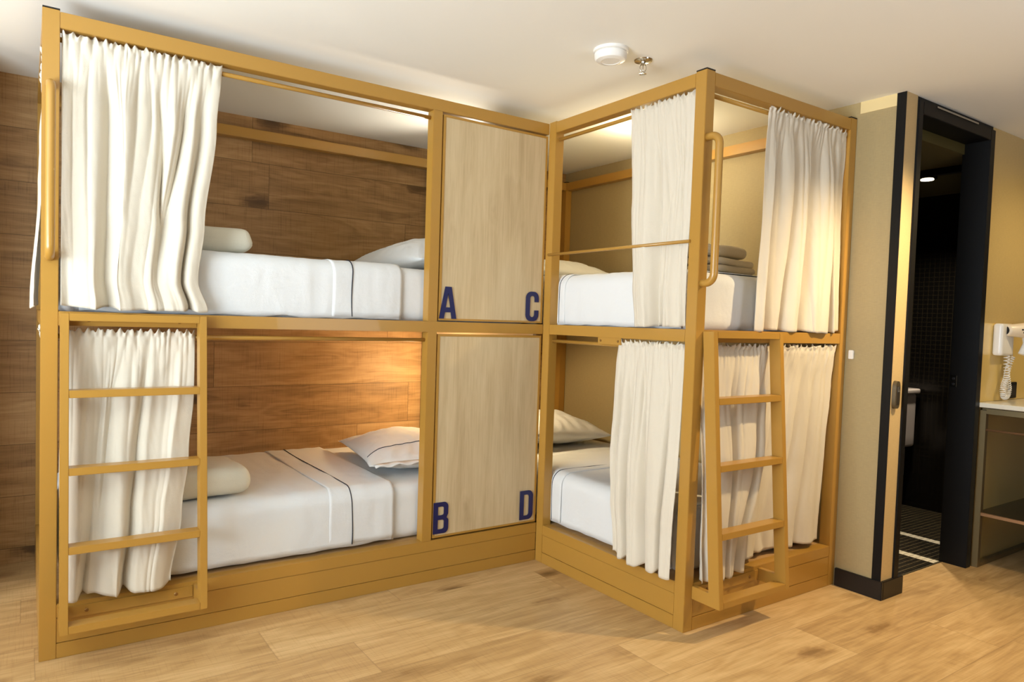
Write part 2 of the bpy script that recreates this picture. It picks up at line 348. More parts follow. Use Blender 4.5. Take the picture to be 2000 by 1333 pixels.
t = thing('downlight', 'small round white downlight glowing in the dark bathroom ceiling', 'ceiling light', (2.32, -0.655, BZ))
bm = bmesh.new(); lathe(bm, [(0.036, 0.0), (0.052, 0.0), (0.050, -0.008), (0.036, -0.010)], (2.32, -0.655, BZ)); obj('trim_ring', bm, M['chrome'], t, smooth=False)
bm = bmesh.new(); lathe(bm, [(0.0, 0.0), (0.035, 0.0), (0.033, -0.014), (0.0, -0.018)], (2.32, -0.655, BZ-0.001)); obj('lens', bm, M['glow'], t)

# toilet
def rbox(c, s, r, nx=10, ny=10, nz=6, fn=None):
    # rounded box mesh about centre c with full size s
    hx, hy, hz = s[0]/2, s[1]/2, s[2]/2; bm = bmesh.new(); cache = {}
    def vert(x, y, z):
        k = (round(x, 6), round(y, 6), round(z, 6))
        if k in cache: return cache[k]
        q = Vector((max(-hx+r, min(hx-r, x)), max(-hy+r, min(hy-r, y)), max(-hz+r, min(hz-r, z)))); d = Vector((x, y, z)) - q
        p = q + d.normalized()*r if d.length > 1e-9 else Vector((x, y, z))
        if fn: p = fn(p)
        cache[k] = bm.verts.new(p + Vector(c)); return cache[k]
    def lin(h, n):
        # denser near the rounded edges
        a = [-h, -h+r*0.3, -h+r*0.65, -h+r] + [(-h+r) + (2*h-2*r)*i/n for i in range(1, n)] + [h-r, h-r*0.65, h-r*0.3, h]
        return a
    X, Y, Z = lin(hx, nx), lin(hy, ny), lin(hz, nz)
    for z in (-hz, hz):
        for i in range(len(X)-1):
            for j in range(len(Y)-1): bm.faces.new((vert(X[i],Y[j],z), vert(X[i+1],Y[j],z), vert(X[i+1],Y[j+1],z), vert(X[i],Y[j+1],z)))
    for y in (-hy, hy):
        for i in range(len(X)-1):
            for j in range(len(Z)-1): bm.faces.new((vert(X[i],y,Z[j]), vert(X[i+1],y,Z[j]), vert(X[i+1],y,Z[j+1]), vert(X[i],y,Z[j+1])))
    for x in (-hx, hx):
        for i in range(len(Y)-1):
            for j in range(len(Z)-1): bm.faces.new((vert(x,Y[i],Z[j]), vert(x,Y[i+1],Z[j]), vert(x,Y[i+1],Z[j+1]), vert(x,Y[i],Z[j+1])))
    return bm
t = thing('toilet', 'white close-coupled toilet with its cistern seen through the bathroom doorway', 'toilet', (2.68, -0.15, 0.002))
obj('cistern', rbox((2.80, -0.205, 0.60), (0.22, 0.40, 0.36), 0.02), M['porcelain'], t, smooth=True)
obj('cistern_lid', rbox((2.80, -0.205, 0.795), (0.25, 0.43, 0.035), 0.012), M['porcelain'], t, smooth=True)
bm = bmesh.new(); prof = [(0.0, 0.003), (0.13, 0.003), (0.12, 0.06), (0.11, 0.2), (0.17, 0.34), (0.19, 0.40), (0.0, 0.41)]
lathe(bm, prof, (0, 0, 0), 'z', 36)
for v in bm.verts: v.co.x = v.co.x*1.35 + 2.58; v.co.y += -0.205
obj('bowl', bm, M['porcelain'], t, smooth=True)
obj('seat', rbox((2.56, -0.205, 0.43), (0.42, 0.36, 0.03), 0.014), M['porcelain'], t, smooth=True)
bm = bmesh.new(); box(bm, (2.70, -0.36, 0.20), (2.90, -0.05, 0.42), 0.02); obj('neck', bm, M['porcelain'], t)

# ------------------------------------------------------------------ bunk frames
G = 'ochre steel bunk frames in the corner'
HT = 2.147; HB = 2.095; MT = 1.173; MB = 1.1255
def cap(parent, x0, y0): bxo('end_cap', (x0+0.0005, y0+0.0005, H-0.001), (x0+P-0.0005, y0+P-0.0005, H+0.003), M['cap'], parent)
def post(parent, x0, y0, z0=0.0, z1=H-0.002, sx=P, sy=P, capped=True):
    bxo('post', (x0, y0, z0), (x0+sx, y0+sy, z1), M['frame'], parent, 0.0015)
    if capped: cap(parent, x0, y0)
def rail(name, parent, a, b, bev=0.0015): return bxo(name, a, b, M['frame'], parent, bev)
def rod(name, parent, a, b, r=0.0085):
    bm = bmesh.new(); tube(bm, [a, b], r); return obj(name, bm, M['frame'], parent)
def handle(parent, x, y, z0, z1):
    so = 0.055; R = 0.035; pts = [(x, y+0.001, z1)]
    for k in range(9):
        a = k/8*math.pi/2; pts.append((x, y-so+R - R*math.sin(a), z1 - R + R*math.cos(a)))
    for k in range(9):
        a = k/8*math.pi/2; pts.append((x, y-so + R - R*math.cos(a), z0 + R - R*math.sin(a)))
    pts.append((x, y+0.001, z0))
    bm = bmesh.new(); tube(bm, pts, 0.0145, 18); return obj('grab_handle', bm, M['frame'], parent)
def ladder(parent, x0, x1, yf):
    # leaning ladder fixed flush to the frame at the top and held off it by brackets below
    zt, zb = 1.168, 0.128; d1 = 0.13; wr = 0.025; dp = 0.05
    def yo(z): return (dp + (d1-dp)*(zt-z)/(zt-zb))          # distance of the outer face from the frame at height z
    t = bpy.data.objects.new('ladder', None); COL.objects.link(t); t.location = ((x0+x1)/2, yf, zb); t.parent = parent; t.matrix_parent_inverse = parent.matrix_world.inverted(); bpy.context.view_layer.update()
    for xa, xb in ((x0, x0+wr), (x1-wr, x1)):
        bm = bmesh.new(); v = []
        for z in (zb, zt):
            y = yf - yo(z)
            v += [bm.verts.new(p) for p in ((xa, y, z), (xb, y, z), (xb, y+dp-0.0005, z), (xa, y+dp-0.0005, z))]
        for f in ((0,3,2,1),(4,5,6,7),(0,1,5,4),(1,2,6,5),(2,3,7,6),(3,0,4,7)): bm.faces.new([v[i] for i in f])
        bmesh.ops.bevel(bm, geom=list(bm.edges), offset=0.0012, segments=2, affect='EDGES')
        obj('side_rail', bm, M['frame'], t)
    for zc in (zt-wr/2, 0.903, 0.650, 0.395, zb+wr/2):
        y = yf - yo(zc)
        bxo('rung', (x0+wr, y+0.0004, zc-wr/2), (x1-wr, y+dp, zc+wr/2), M['frame'], t, 0.0012)
    for xa, xb in ((x0, x0+wr), (x1-wr, x1)):
        bxo('bracket', (xa+0.0005, yf-d1+dp-0.004, zb), (xb-0.0005, yf-0.0005, zb+0.05), M['frame'], t, 0.001)
    for z0, z1 in ((zb+0.004, zb+0.044), (MB+0.004, MB+0.036)):
        pl = bxo('mounting_plate', (x0+wr+0.001, yf-0.005, z0), (x1-wr-0.001, yf-0.0005, z1), M['frame'], t, 0.0008)
        for xs in (x0+0.085, x1-0.085):
            bm = bmesh.new(); lathe(bm, [(0.0, -0.003), (0.0045, -0.003), (0.0062, -0.0015), (0.0064, 0.001)], (xs, yf-0.005, (z0+z1)/2), 'y', 14)
            obj('screw', bm, M['screw'], pl)
    return t
FL = thing('bunk_bed_frame', 'ochre steel bunk frame along the wood wall with panels lettered A C B D', 'bunk bed', (-1.05, 0.5, 0))
post(FL, -L, 0); post(FL, -L, D-P); post(FL, -P-0.022, D-P)
rail('top_rail', FL, (-L+P, 0.0, HB), (0, P, HT)); rail('top_rail', FL, (-L+P, D-P, HB), (-P-0.022, D, HT)); rail('top_rail', FL, (-L, P, HB), (-L+P, D-P, HT))
rail('middle_rail', FL, (-L+P, 0.0, MB), (0, P, MT)); rail('middle_rail', FL, (-L+P, D-P, MB), (-P-0.022, D, MT)); rail('middle_rail', FL, (-L, P, MB), (-L+P, D-P, MT))
rail('base_rail', FL, (-L+P, 0.0, 0.1395), (0, P, 0.187))
rail('base_panel', FL, (-L+P, 0.0015, 0.053), (0, P-0.01, 0.1385)); rail('plinth', FL, (-L+P, 0.0, 0.0), (0, P, 0.0515))
rail('base_rail', FL, (-L, P, 0.0), (-L+P, D-P, 0.187))
bxo('post', (-0.648, 0.0, MT), (-0.601, P, HB), M['frame'], FL, 0.0015); bxo('post', (-0.648, 0.0, 0.187), (-0.601, P, MB), M['frame'], FL, 0.0015)
bxo('divider_panel', (-0.021, P+0.001, 0.187), (-0.001, D-P-0.001, HB), M['panel'], FL)
bxo('bed_base', (-L+P, P, 1.150), (-0.022, D-P, 1.162), M['bedboard'], FL)
bxo('bed_base', (-L+P, P, 0.172), (-0.022, D-P, 0.186), M['bedboard'], FL)
rod('curtain_rod', FL, (-L+P, 0.028, 2.066), (-0.647, 0.028, 2.066)); rod('curtain_rod', FL, (-L+P, 0.028, 1.090), (-0.647, 0.028, 1.090))
rod('curtain_rod', FL, (-L+0.022, P, 2.066), (-L+0.022, D-P, 2.066)); rod('curtain_rod', FL, (-L+0.022, P, 1.090), (-L+0.022, D-P, 1.090))
handle(FL, -2.0765, 0.0, 1.352, 1.905)
ladder(FL, -2.046, -1.590, 0.0)
# letters
def strokes(ch):
    # each glyph in a box of width w and height 1 : condensed bold grotesque outlines (outer loop, inner holes)
    def arc(cx, cy, rx, ry, a0, a1, n=8): return [(cx+rx*math.cos(math.radians(a0+(a1-a0)*i/n)), cy+ry*math.sin(math.radians(a0+(a1-a0)*i/n))) for i in range(n+1)]
    t = 0.17
    if ch == 'A':
        w = 0.64; return [[(0,0),(0.18,0),(0.215,0.20),(0.425,0.20),(0.46,0),(w,0),(0.435,1),(0.205,1)], [(0.24,0.355),(0.32,0.80),(0.40,0.355)]]
    if ch == 'B':
        r = 0.16; out = [(0,0)] + arc(0.56-r, r, r, r, -90, 0) + arc(0.56-r*0.9, 0.505-0.11, r*0.9, 0.11, 0, 60, 4)[0:] + [(0.50,0.515)] + arc(0.545-0.13, 0.62, 0.13, 0.08, -30, 0, 3) + arc(0.545-r, 1-r, r, r, 0, 90) + [(0,1)]
        return [out, [(t,0.14)] + arc(0.32, 0.20, 0.075, 0.06, -90, 0, 4) + arc(0.32, 0.38, 0.075, 0.06, 0, 90, 4) + [(t,0.44)], [(t,0.585)] + arc(0.31, 0.645, 0.075, 0.06, -90, 0, 4) + arc(0.31, 0.80, 0.075, 0.06, 0, 90, 4) + [(t,0.86)]]
    if ch == 'D':
        r = 0.2; return [[(0,0)] + arc(0.56-r, r, r, r, -90, 0) + arc(0.56-r, 1-r, r, r, 0, 90) + [(0,1)], [(t,0.14)] + arc(0.30, 0.23, 0.08, 0.09, -90, 0, 5) + arc(0.30, 0.77, 0.08, 0.09, 0, 90, 5) + [(t,0.86)]]
    if ch == 'C':
        r = 0.22; o1 = arc(0.55-r, 1-r, r, r, 0, 90) + arc(r, 1-r, r, r, 90, 180) + arc(r, r, r, r, 180, 270) + arc(0.55-r, r, r, r, 270, 360)
        i1 = arc(0.275, 0.23, 0.095, 0.09, 0, -180, 10) + arc(0.275, 0.77, 0.095, 0.09, 180, 0, 10)
        return [[(0.55, 0.65)] + o1 + [(0.55, 0.37), (0.37, 0.37)] + i1 + [(0.37, 0.65)]]
def letter(ch, x, z, h, parent, yf=-0.0012):
    cu = bpy.data.curves.new('c', 'CURVE'); cu.dimensions = '2D'; cu.fill_mode = 'BOTH'
    for loop in strokes(ch):
        s = cu.splines.new('POLY'); s.points.add(len(loop)-1); s.use_cyclic_u = True
        for p, (a, b) in zip(s.points, loop): p.co = (a*h, b*h, 0, 1)
    cu.extrude = 0.0009
    o = bpy.data.objects.new('c', cu); COL.objects.link(o)
    me = bpy.data.meshes.new_from_object(o.evaluated_get(bpy.context.evaluated_depsgraph_get())); bpy.data.objects.remove(o)
    for v in me.vertices: v.co = Vector((x + v.co.x, yf - v.co.z, z + v.co.y))
    me.name = 'letter'; me.materials.clear(); me.materials.append(M['blue'])
    ob = bpy.data.objects.new('letter', me); COL.objects.link(ob); ob.parent = parent; ob.matrix_parent_inverse = parent.matrix_world.inverted()
    ob['label'] = 'navy blue letter ' + ch; return ob
for z0, z1, c1, c2 in ((1.1785, 2.0855, 'A', 'C'), (0.195, 1.1175, 'B', 'D')):
    pn = bxo('door_panel', (-0.583, 0.003, z0+0.009), (-0.0165, 0.02, z1-0.010), M['panel'], FL)
    bm = bmesh.new(); a, b = -0.5945, -0.006
    box(bm, (a, 0.0012, z0), (b, 0.03, z0+0.0095), 0.001); box(bm, (a, 0.0012, z1-0.0105), (b, 0.03, z1), 0.001); box(bm, (a, 0.0012, z0+0.0095), (a+0.012, 0.03, z1-0.0105), 0.001); box(bm, (b-0.011, 0.0012, z0+0.0095), (b, 0.03, z1-0.0105), 0.001)
    obj('panel_frame', bm, M['frame'], pn)
    zl = 1.187 if c1 == 'A' else 0.213
    letter(c1, -0.594, zl, 0.143, pn); letter(c2, -0.111 if c2 == 'C' else -0.107, zl, 0.143, pn)

FR = thing('bunk_bed_frame', 'ochre steel double bunk frame in the corner with a ladder on its narrow end', 'bunk bed', (0.52, 0.08, 0))
post(FR, 0, -W); post(FR, E-P, -W); post(FR, 0, -P, capped=False); post(FR, E-P, D-P); post(FR, 0.0, D-P)
for a, b, nm in ((HB, HT, 'top_rail'), (MB, MT, 'middle_rail')):
    y1 = 0.0 if nm == 'top_rail' else -P
    rail(nm, FR, (0, -W+P, a), (P, -P if nm != 'top_rail' else -P, b)); rail(nm, FR, (P, -W, a), (E-P, -W+P, b)); rail(nm, FR, (E-P, -W+P, a), (E, D-P, b)); rail(nm, FR, (P, D-P, a), (E-P, D, b))
rail('base_rail', FR, (0, -W+P, 0.1395), (P, -P, 0.187)); rail('base_panel', FR, (0.0015, -W+P, 0.053), (P-0.01, -P, 0.1385)); rail('plinth', FR, (0, -W+P, 0.0), (P, -P, 0.0515))
rail('base_rail', FR, (P, -W, 0.1395), (E-P, -W+P, 0.187)); rail('base_panel', FR, (P, -W+0.0015, 0.053), (E-P, -W+P-0.01, 0.1385)); rail('plinth', FR, (P, -W, 0.0), (E-P, -W+P, 0.0515))
rail('base_rail', FR, (E-P, -W+P, 0.0), (E, D-P, 0.187))
bxo('bed_base', (P, -W+P, 1.150), (E-P, D-P, 1.162), M['bedboard'], FR)
bxo('bed_base', (P, -W+P, 0.172), (E-P, D-P, 0.186), M['bedboard'], FR)
rod('curtain_rod', FR, (0.026, -P, 2.066), (0.026, -W+P, 2.066)); rod('curtain_rod', FR, (0.026, -P, 1.0945), (0.026, -W+P, 1.0945))
rod('curtain_rod', FR, (P, -W+0.026, 2.070), (E-P, -W+0.026, 2.070)); rod('curtain_rod', FR, (P, -W+0.026, 1.0945), (E-P, -W+0.026, 1.0945))
rod('guard_rail', FR, (-0.006, -0.030, 1.511), (-0.006, -0.876, 1.511), 0.0065)
pl = bxo('mounting_plate', (0.004, -0.525, 1.096), (0.010, -0.385, 1.126), M['frame'], FR, 0.0008)
for yy in (-0.402, -0.508):
    bm = bmesh.new(); lathe(bm, [(0.0, -0.0025), (0.0045, -0.0025), (0.006, 0.001)], (0.004, yy, 1.111), 'x', 12); obj('screw', bm, M['screw'], pl)
handle(FR, 0.019, -W, 1.350, 1.900)
ladder(FR, 0.040, 0.482, -W)

# ------------------------------------------------------------------ mattresses, sheets
def wr(p, k, amp, seed): return noise.noise(Vector((p[0]*k+seed, p[1]*k, p[2]*k*1.3)))*amp
def mattress(x0, x1, y0, y1, z0, z1, seed, label):
    c = Vector(((x0+x1)/2, (y0+y1)/2, (z0+z1)/2))
    def fn(p):
        q = p + c; n = Vector((0,0,0))
        d = wr(q, 3.5, 0.006, seed) + wr(q, 14, 0.0022, seed)
        sg = Vector((p.x/((x1-x0)/2), p.y/((y1-y0)/2), p.z/((z1-z0)/2)))
        n = Vector((sg.x**7, sg.y**7, sg.z**7)); n = n.normalized() if n.length > 1e-6 else n
        if p.z < -(z1-z0)/2 + 0.002: return p
        return p + n*d*0.8
    o = obj('mattress', rbox(c, (x1-x0, y1-y0, z1-z0), 0.05, 60, 40, 8, fn), M['sheet'], smooth=True)
    return tag(o, label, 'mattress', 'white sheeted mattresses')
def overlay(name, axis, a0, a1, w0, w1, zb, zt, off, seed, parent=None, na=60, hem=0.0, r=0.05, skew=0.0, m=None):
    """cloth laid over a mattress: cross path across the width (w0..w1) from low front over the top to low back"""
    path = []
    def add(w, z, nw, nz): path.append((w, z, nw, nz))
    n = 9
    for i in range(n): add(w0, zb + (zt-r-zb)*i/(n-1), -1, 0)
    for i in range(1, 7): a = math.pi/2*i/7; add(w0+r-r*math.cos(a), zt-r+r*math.sin(a), -math.cos(a), math.sin(a))
    for i in range(31): add(w0+r+(w1-w0-2*r)*i/30, zt, 0, 1)
    for i in range(1, 7): a = math.pi/2*i/7; add(w1-r+r*math.sin(a), zt-r+r*math.cos(a), math.sin(a), math.cos(a))
    for i in range(5): add(w1, zt-r-(zt-r-zb-0.05)*i/4, 1, 0)
    bm = bmesh.new(); rows = []
    for i in range(na+1):
        s = i/na; row = []
        for j, (w_, z_, nw, nz) in enumerate(path):
            f = j/len(path)
            a = a0 + (a1-a0)*s + skew*(f-0.4) + noise.noise(Vector((f*5, seed, s)))*0.008
            tail = min(1.0, i/5) if name == 'top_sheet' else 1.0
            d = off + noise.noise(Vector((a*4, w_*4, z_*4+seed)))*0.0035 + noise.noise(Vector((a*22, w_*9, z_*6+seed)))*0.0026 + 0.0022
            d = d*(0.3+0.7*tail)
            zz = z_ + nz*d
            if j == 0: zz += noise.noise(Vector((a*9, seed, 0)))*0.010 - hem
            ww = w_ + nw*d
            row.append(bm.verts.new((a, ww, zz) if axis == 'x' else (ww, a, zz)))
        rows.append(row)
    for A, B in zip(rows, rows[1:]):
        for k in range(len(A)-1): bm.faces.new((A[k], A[k+1], B[k+1], B[k]))
    o = obj(name, bm, m or M['sheet'], parent, smooth=True)
    sd = o.modifiers.new('thick', 'SOLIDIFY'); sd.thickness = 0.0025; sd.offset = 1
    return o, path
def piping(path, axis, a, off, seed, parent, skew=0.0, r=0.0022, jmax=None):
    pts = []
    for j, (w_, z_, nw, nz) in enumerate(path[:jmax]):
        f = j/len(path); aa = a + skew*(f-0.4) + noise.noise(Vector((f*5, seed, 0.5)))*0.012
        pts.append((aa, w_+nw*off, z_+nz*off) if axis == 'x' else (w_+nw*off, aa, z_+nz*off))
    bm = bmesh.new(); tube(bm, pts, r, 8); o = obj('piping', bm, M['piping'], parent); o['label'] = 'thin navy piping'; return o
ZTOP = 1.408; ZLOW = 0.440
mattress(-2.035, -0.035, 0.062, 1.02, 1.1625, ZTOP, 1, 'white sheeted mattress of the upper bunk behind letter A')
mattress(-2.035, -0.035, 0.062, 1.02, 0.1865, ZLOW, 2, 'white sheeted mattress of the lower bunk beside letter B')
mattress(0.062, 0.972, -0.845, 1.02, 1.1625, ZTOP, 3, 'white sheeted mattress of the upper corner bunk right of letter C')
mattress(0.062, 0.972, -0.845, 1.02, 0.1865, ZLOW, 4, 'white sheeted mattress of the lower corner bunk right of letter D')
SG = 'white top sheets with navy piping'
def sheet(axis, a_foot, a_fold, a_pipe, a_edge, w0, w1, zb, zt, seed, label, skew=0.0):
    o, p = overlay('top_sheet', axis, a_foot, a_edge, w0, w1, zb+0.004, zt, 0.006, seed, None, 90, 0.0, skew=skew)
    tag(o, label, 'sheet', SG)
    b, p2 = overlay('turned_down_band', axis, a_fold, a_edge, w0, w1, zb+0.012, zt, 0.0090, seed+5, o, 24, 0.0, skew=skew)
    piping(p2, axis, a_pipe, 0.0142, seed, o, skew)
sheet('x', -1.987, -1.075, -0.985, -0.755, 0.062, 1.02, 1.172, ZTOP, 11, 'white top sheet with navy piping line on the upper bunk behind letter A')
sheet('x', -1.987, -1.065, -0.965, -0.765, 0.062, 1.02, 0.200, ZLOW, 12, 'white top sheet with navy piping line on the lower bunk beside letter B')
sheet('y', -0.797, -0.105, -0.062, 0.26, 0.062, 0.972, 1.172, ZTOP, 13, 'white top sheet on the upper corner bunk under the guard rail')
sheet('y', -0.797, -0.125, -0.062, 0.26, 0.062, 0.972, 0.200, ZLOW, 14, 'white top sheet on the lower corner bunk right of letter D')

# ------------------------------------------------------------------ pillows
def pillow(cx, cy, z0, lx, ly, th, rot, seed, label, tiltx=0.0, tilty=0.0, pipe=None):
    bm = bmesh.new(); n = 44; top = []; bot = []
    rmat = Matrix.Rotation(rot, 3, 'Z') @ Matrix.Rotation(tilty, 3, 'Y') @ Matrix.Rotation(tiltx, 3, 'X')
    def P3(u, v, sgn):
        k = 1 - 0.10*(u*u)*(v*v)
        e = (max(0, 1-abs(u)**2.3)**0.62)*(max(0, 1-abs(v)**2.3)**0.62)
        x = u*lx/2*(1 - 0.07*(1-v*v)); y = v*ly/2*(1-0.07*(1-u*u))
        w_ = noise.noise(Vector((u*2.2+seed, v*2.2, seed)))*0.012*e + noise.noise(Vector((u*7+seed, v*5, sgn)))*0.006*(0.25+e)
        ed = max(abs(u), abs(v)); w_ += 0.006*math.sin(26*math.atan2(v, u)+seed)*max(0, 1-abs(ed-0.8)/0.2)*0.6
        z = sgn*e*(th*0.62 if sgn > 0 else th*0.38) + w_*(1 if sgn > 0 else 0.4)
        return rmat @ Vector((x, y, z)) + Vector((cx, cy, z0 + th*0.38))
    for i in range(n+1):
        top.append([bm.verts.new(P3(-1+2*i/n, -1+2*j/n, 1)) for j in range(n+1)])
    for i in range(n+1):
        bot.append([top[i][j] if i in (0, n) or j in (0, n) else bm.verts.new(P3(-1+2*i/n, -1+2*j/n, -1)) for j in range(n+1)])
    for i in range(n):
        for j in range(n):
            bm.faces.new((top[i][j], top[i+1][j], top[i+1][j+1], top[i][j+1])); bm.faces.new((bot[i][j], bot[i][j+1], bot[i+1][j+1], bot[i+1][j]))
    mz = min(v.co.z for v in bm.verts)
    dz = z0 - mz - 0.004
    for v in bm.verts: v.co.z = max(v.co.z + dz, z0 + 0.0005)
    o = obj('pillow', bm, M['pillow'], smooth=True); tag(o, label, 'pillow', 'white pillows on the bunks')
    if pipe is not None:
        pts = [P3(-0.97+1.94*k/40, pipe, 1) + Vector((0, 0, dz+0.0015)) for k in range(41)]
        b2 = bmesh.new(); tube(b2, pts, 0.0018, 8); q = obj('piping', b2, M['piping'], o); q['label'] = 'thin navy piping'
        # open end of the pillowcase: a second layer past the piping
        b3 = bmesh.new(); g = []
        for k in range(31):
            u = -0.93+1.86*k/30; a = P3(u, -0.985, 1)+Vector((0,0,dz)); g.append((b3.verts.new(a+Vector((0,0,0.004))), b3.verts.new(a + rmat@Vector((0, -0.035, 0)) + Vector((0, 0, -0.004 + 0.006*math.sin(k*1.3))))))
        for a, b in zip(g, g[1:]): b3.faces.new((a[0], b[0], b[1], a[1]))
        for v in b3.verts: v.co.z = max(v.co.z, z0+0.002)
        hq = obj('open_hem', b3, M['pillow'], o, smooth=True); s = hq.modifiers.new('t', 'SOLIDIFY'); s.thickness = 0.004
    return o
pillow(-0.37, 0.55, ZTOP+0.006, 0.56, 0.74, 0.185, math.radians(6), 1.3, 'white pillow propped at the head of the upper bunk behind letter A', tilty=math.radians(-6))
pillow(-0.46, 0.47, ZLOW+0.006, 0.62, 0.68, 0.165, math.radians(-10), 2.7, 'white pillow with navy piping lit by a lamp on the lower bunk beside letter B', pipe=-0.62)
pillow(0.56, 0.68, ZTOP+0.006, 0.70, 0.60, 0.155, math.radians(5), 4.1, 'pillow barely showing above the sheet on the upper corner bunk right of letter C')
pillow(0.54, 0.66, ZLOW+0.006, 0.70, 0.56, 0.195, math.radians(-4), 5.6, 'white pillow with a pointed corner on the lower corner bunk right of letter D', tilty=math.radians(2))

# folded blankets
def folded(cx, cy, z0, sx, sy, sz, rot, seed, m, name, label, group, layers=1):
    root = None
    for k in range(layers):
        h = sz/layers
        c = Vector((0, 0, 0))
        def fn(p):
            e = abs(p.x)/(sx/2)
            q = p.copy(); q.z *= (1 - 0.14*e**6); q += Vector((0, 0, noise.noise(Vector((p.x*6+seed, p.y*6, k)))*0.006))
            q.x += noise.noise(Vector((p.y*8, p.z*20, seed+k)))*0.008; return q
        bm = rbox((0, 0, 0), (sx*(1-0.03*k), sy*(1-0.02*k), h*1.02), min(h*0.46, 0.042), 24, 16, 6, fn)
        mt = Matrix.Translation((cx + random.uniform(-.004, .004), cy, z0 + h*(k+0.5))) @ Matrix.Rotation(rot, 4, 'Z'); bmesh.ops.transform(bm, matrix=mt, verts=bm.verts)
        mz = min(v.co.z for v in bm.verts); 
        for v in bm.verts: v.co.z += (z0 + h*k + 0.0003 - mz)
        if root is None: root = obj(name, bm, m, smooth=True)
        else: obj('fold', bm, m, root, smooth=True)
    return tag(root, label, 'blanket', group)
folded(-1.59, 0.32, ZTOP+0.012, 0.46, 0.30, 0.100, math.radians(-3), 1, M['blanket'], 'folded_blanket', 'folded cream blanket at the foot of the upper bunk beside the curtain', 'folded cream blankets')
folded(-1.62, 0.275, ZLOW+0.012, 0.50, 0.33, 0.108, math.radians(3), 2, M['blanket'], 'folded_blanket', 'folded cream blanket at the foot of the lower bunk behind the ladder', 'folded cream blankets')
folded(0.46, -0.58, ZTOP+0.0125, 0.34, 0.30, 0.062, math.radians(4), 3, M['greyblanket'], 'folded_blanket', 'taupe blanket folded in two layers under another blanket on the corner bunk', None, 2)
folded(0.44, -0.58, ZTOP+0.083, 0.31, 0.26, 0.052, math.radians(2), 5, M['greyblanket'], 'folded_blanket', 'taupe rolled blanket topmost of the stack on the corner bunk', None, 1)

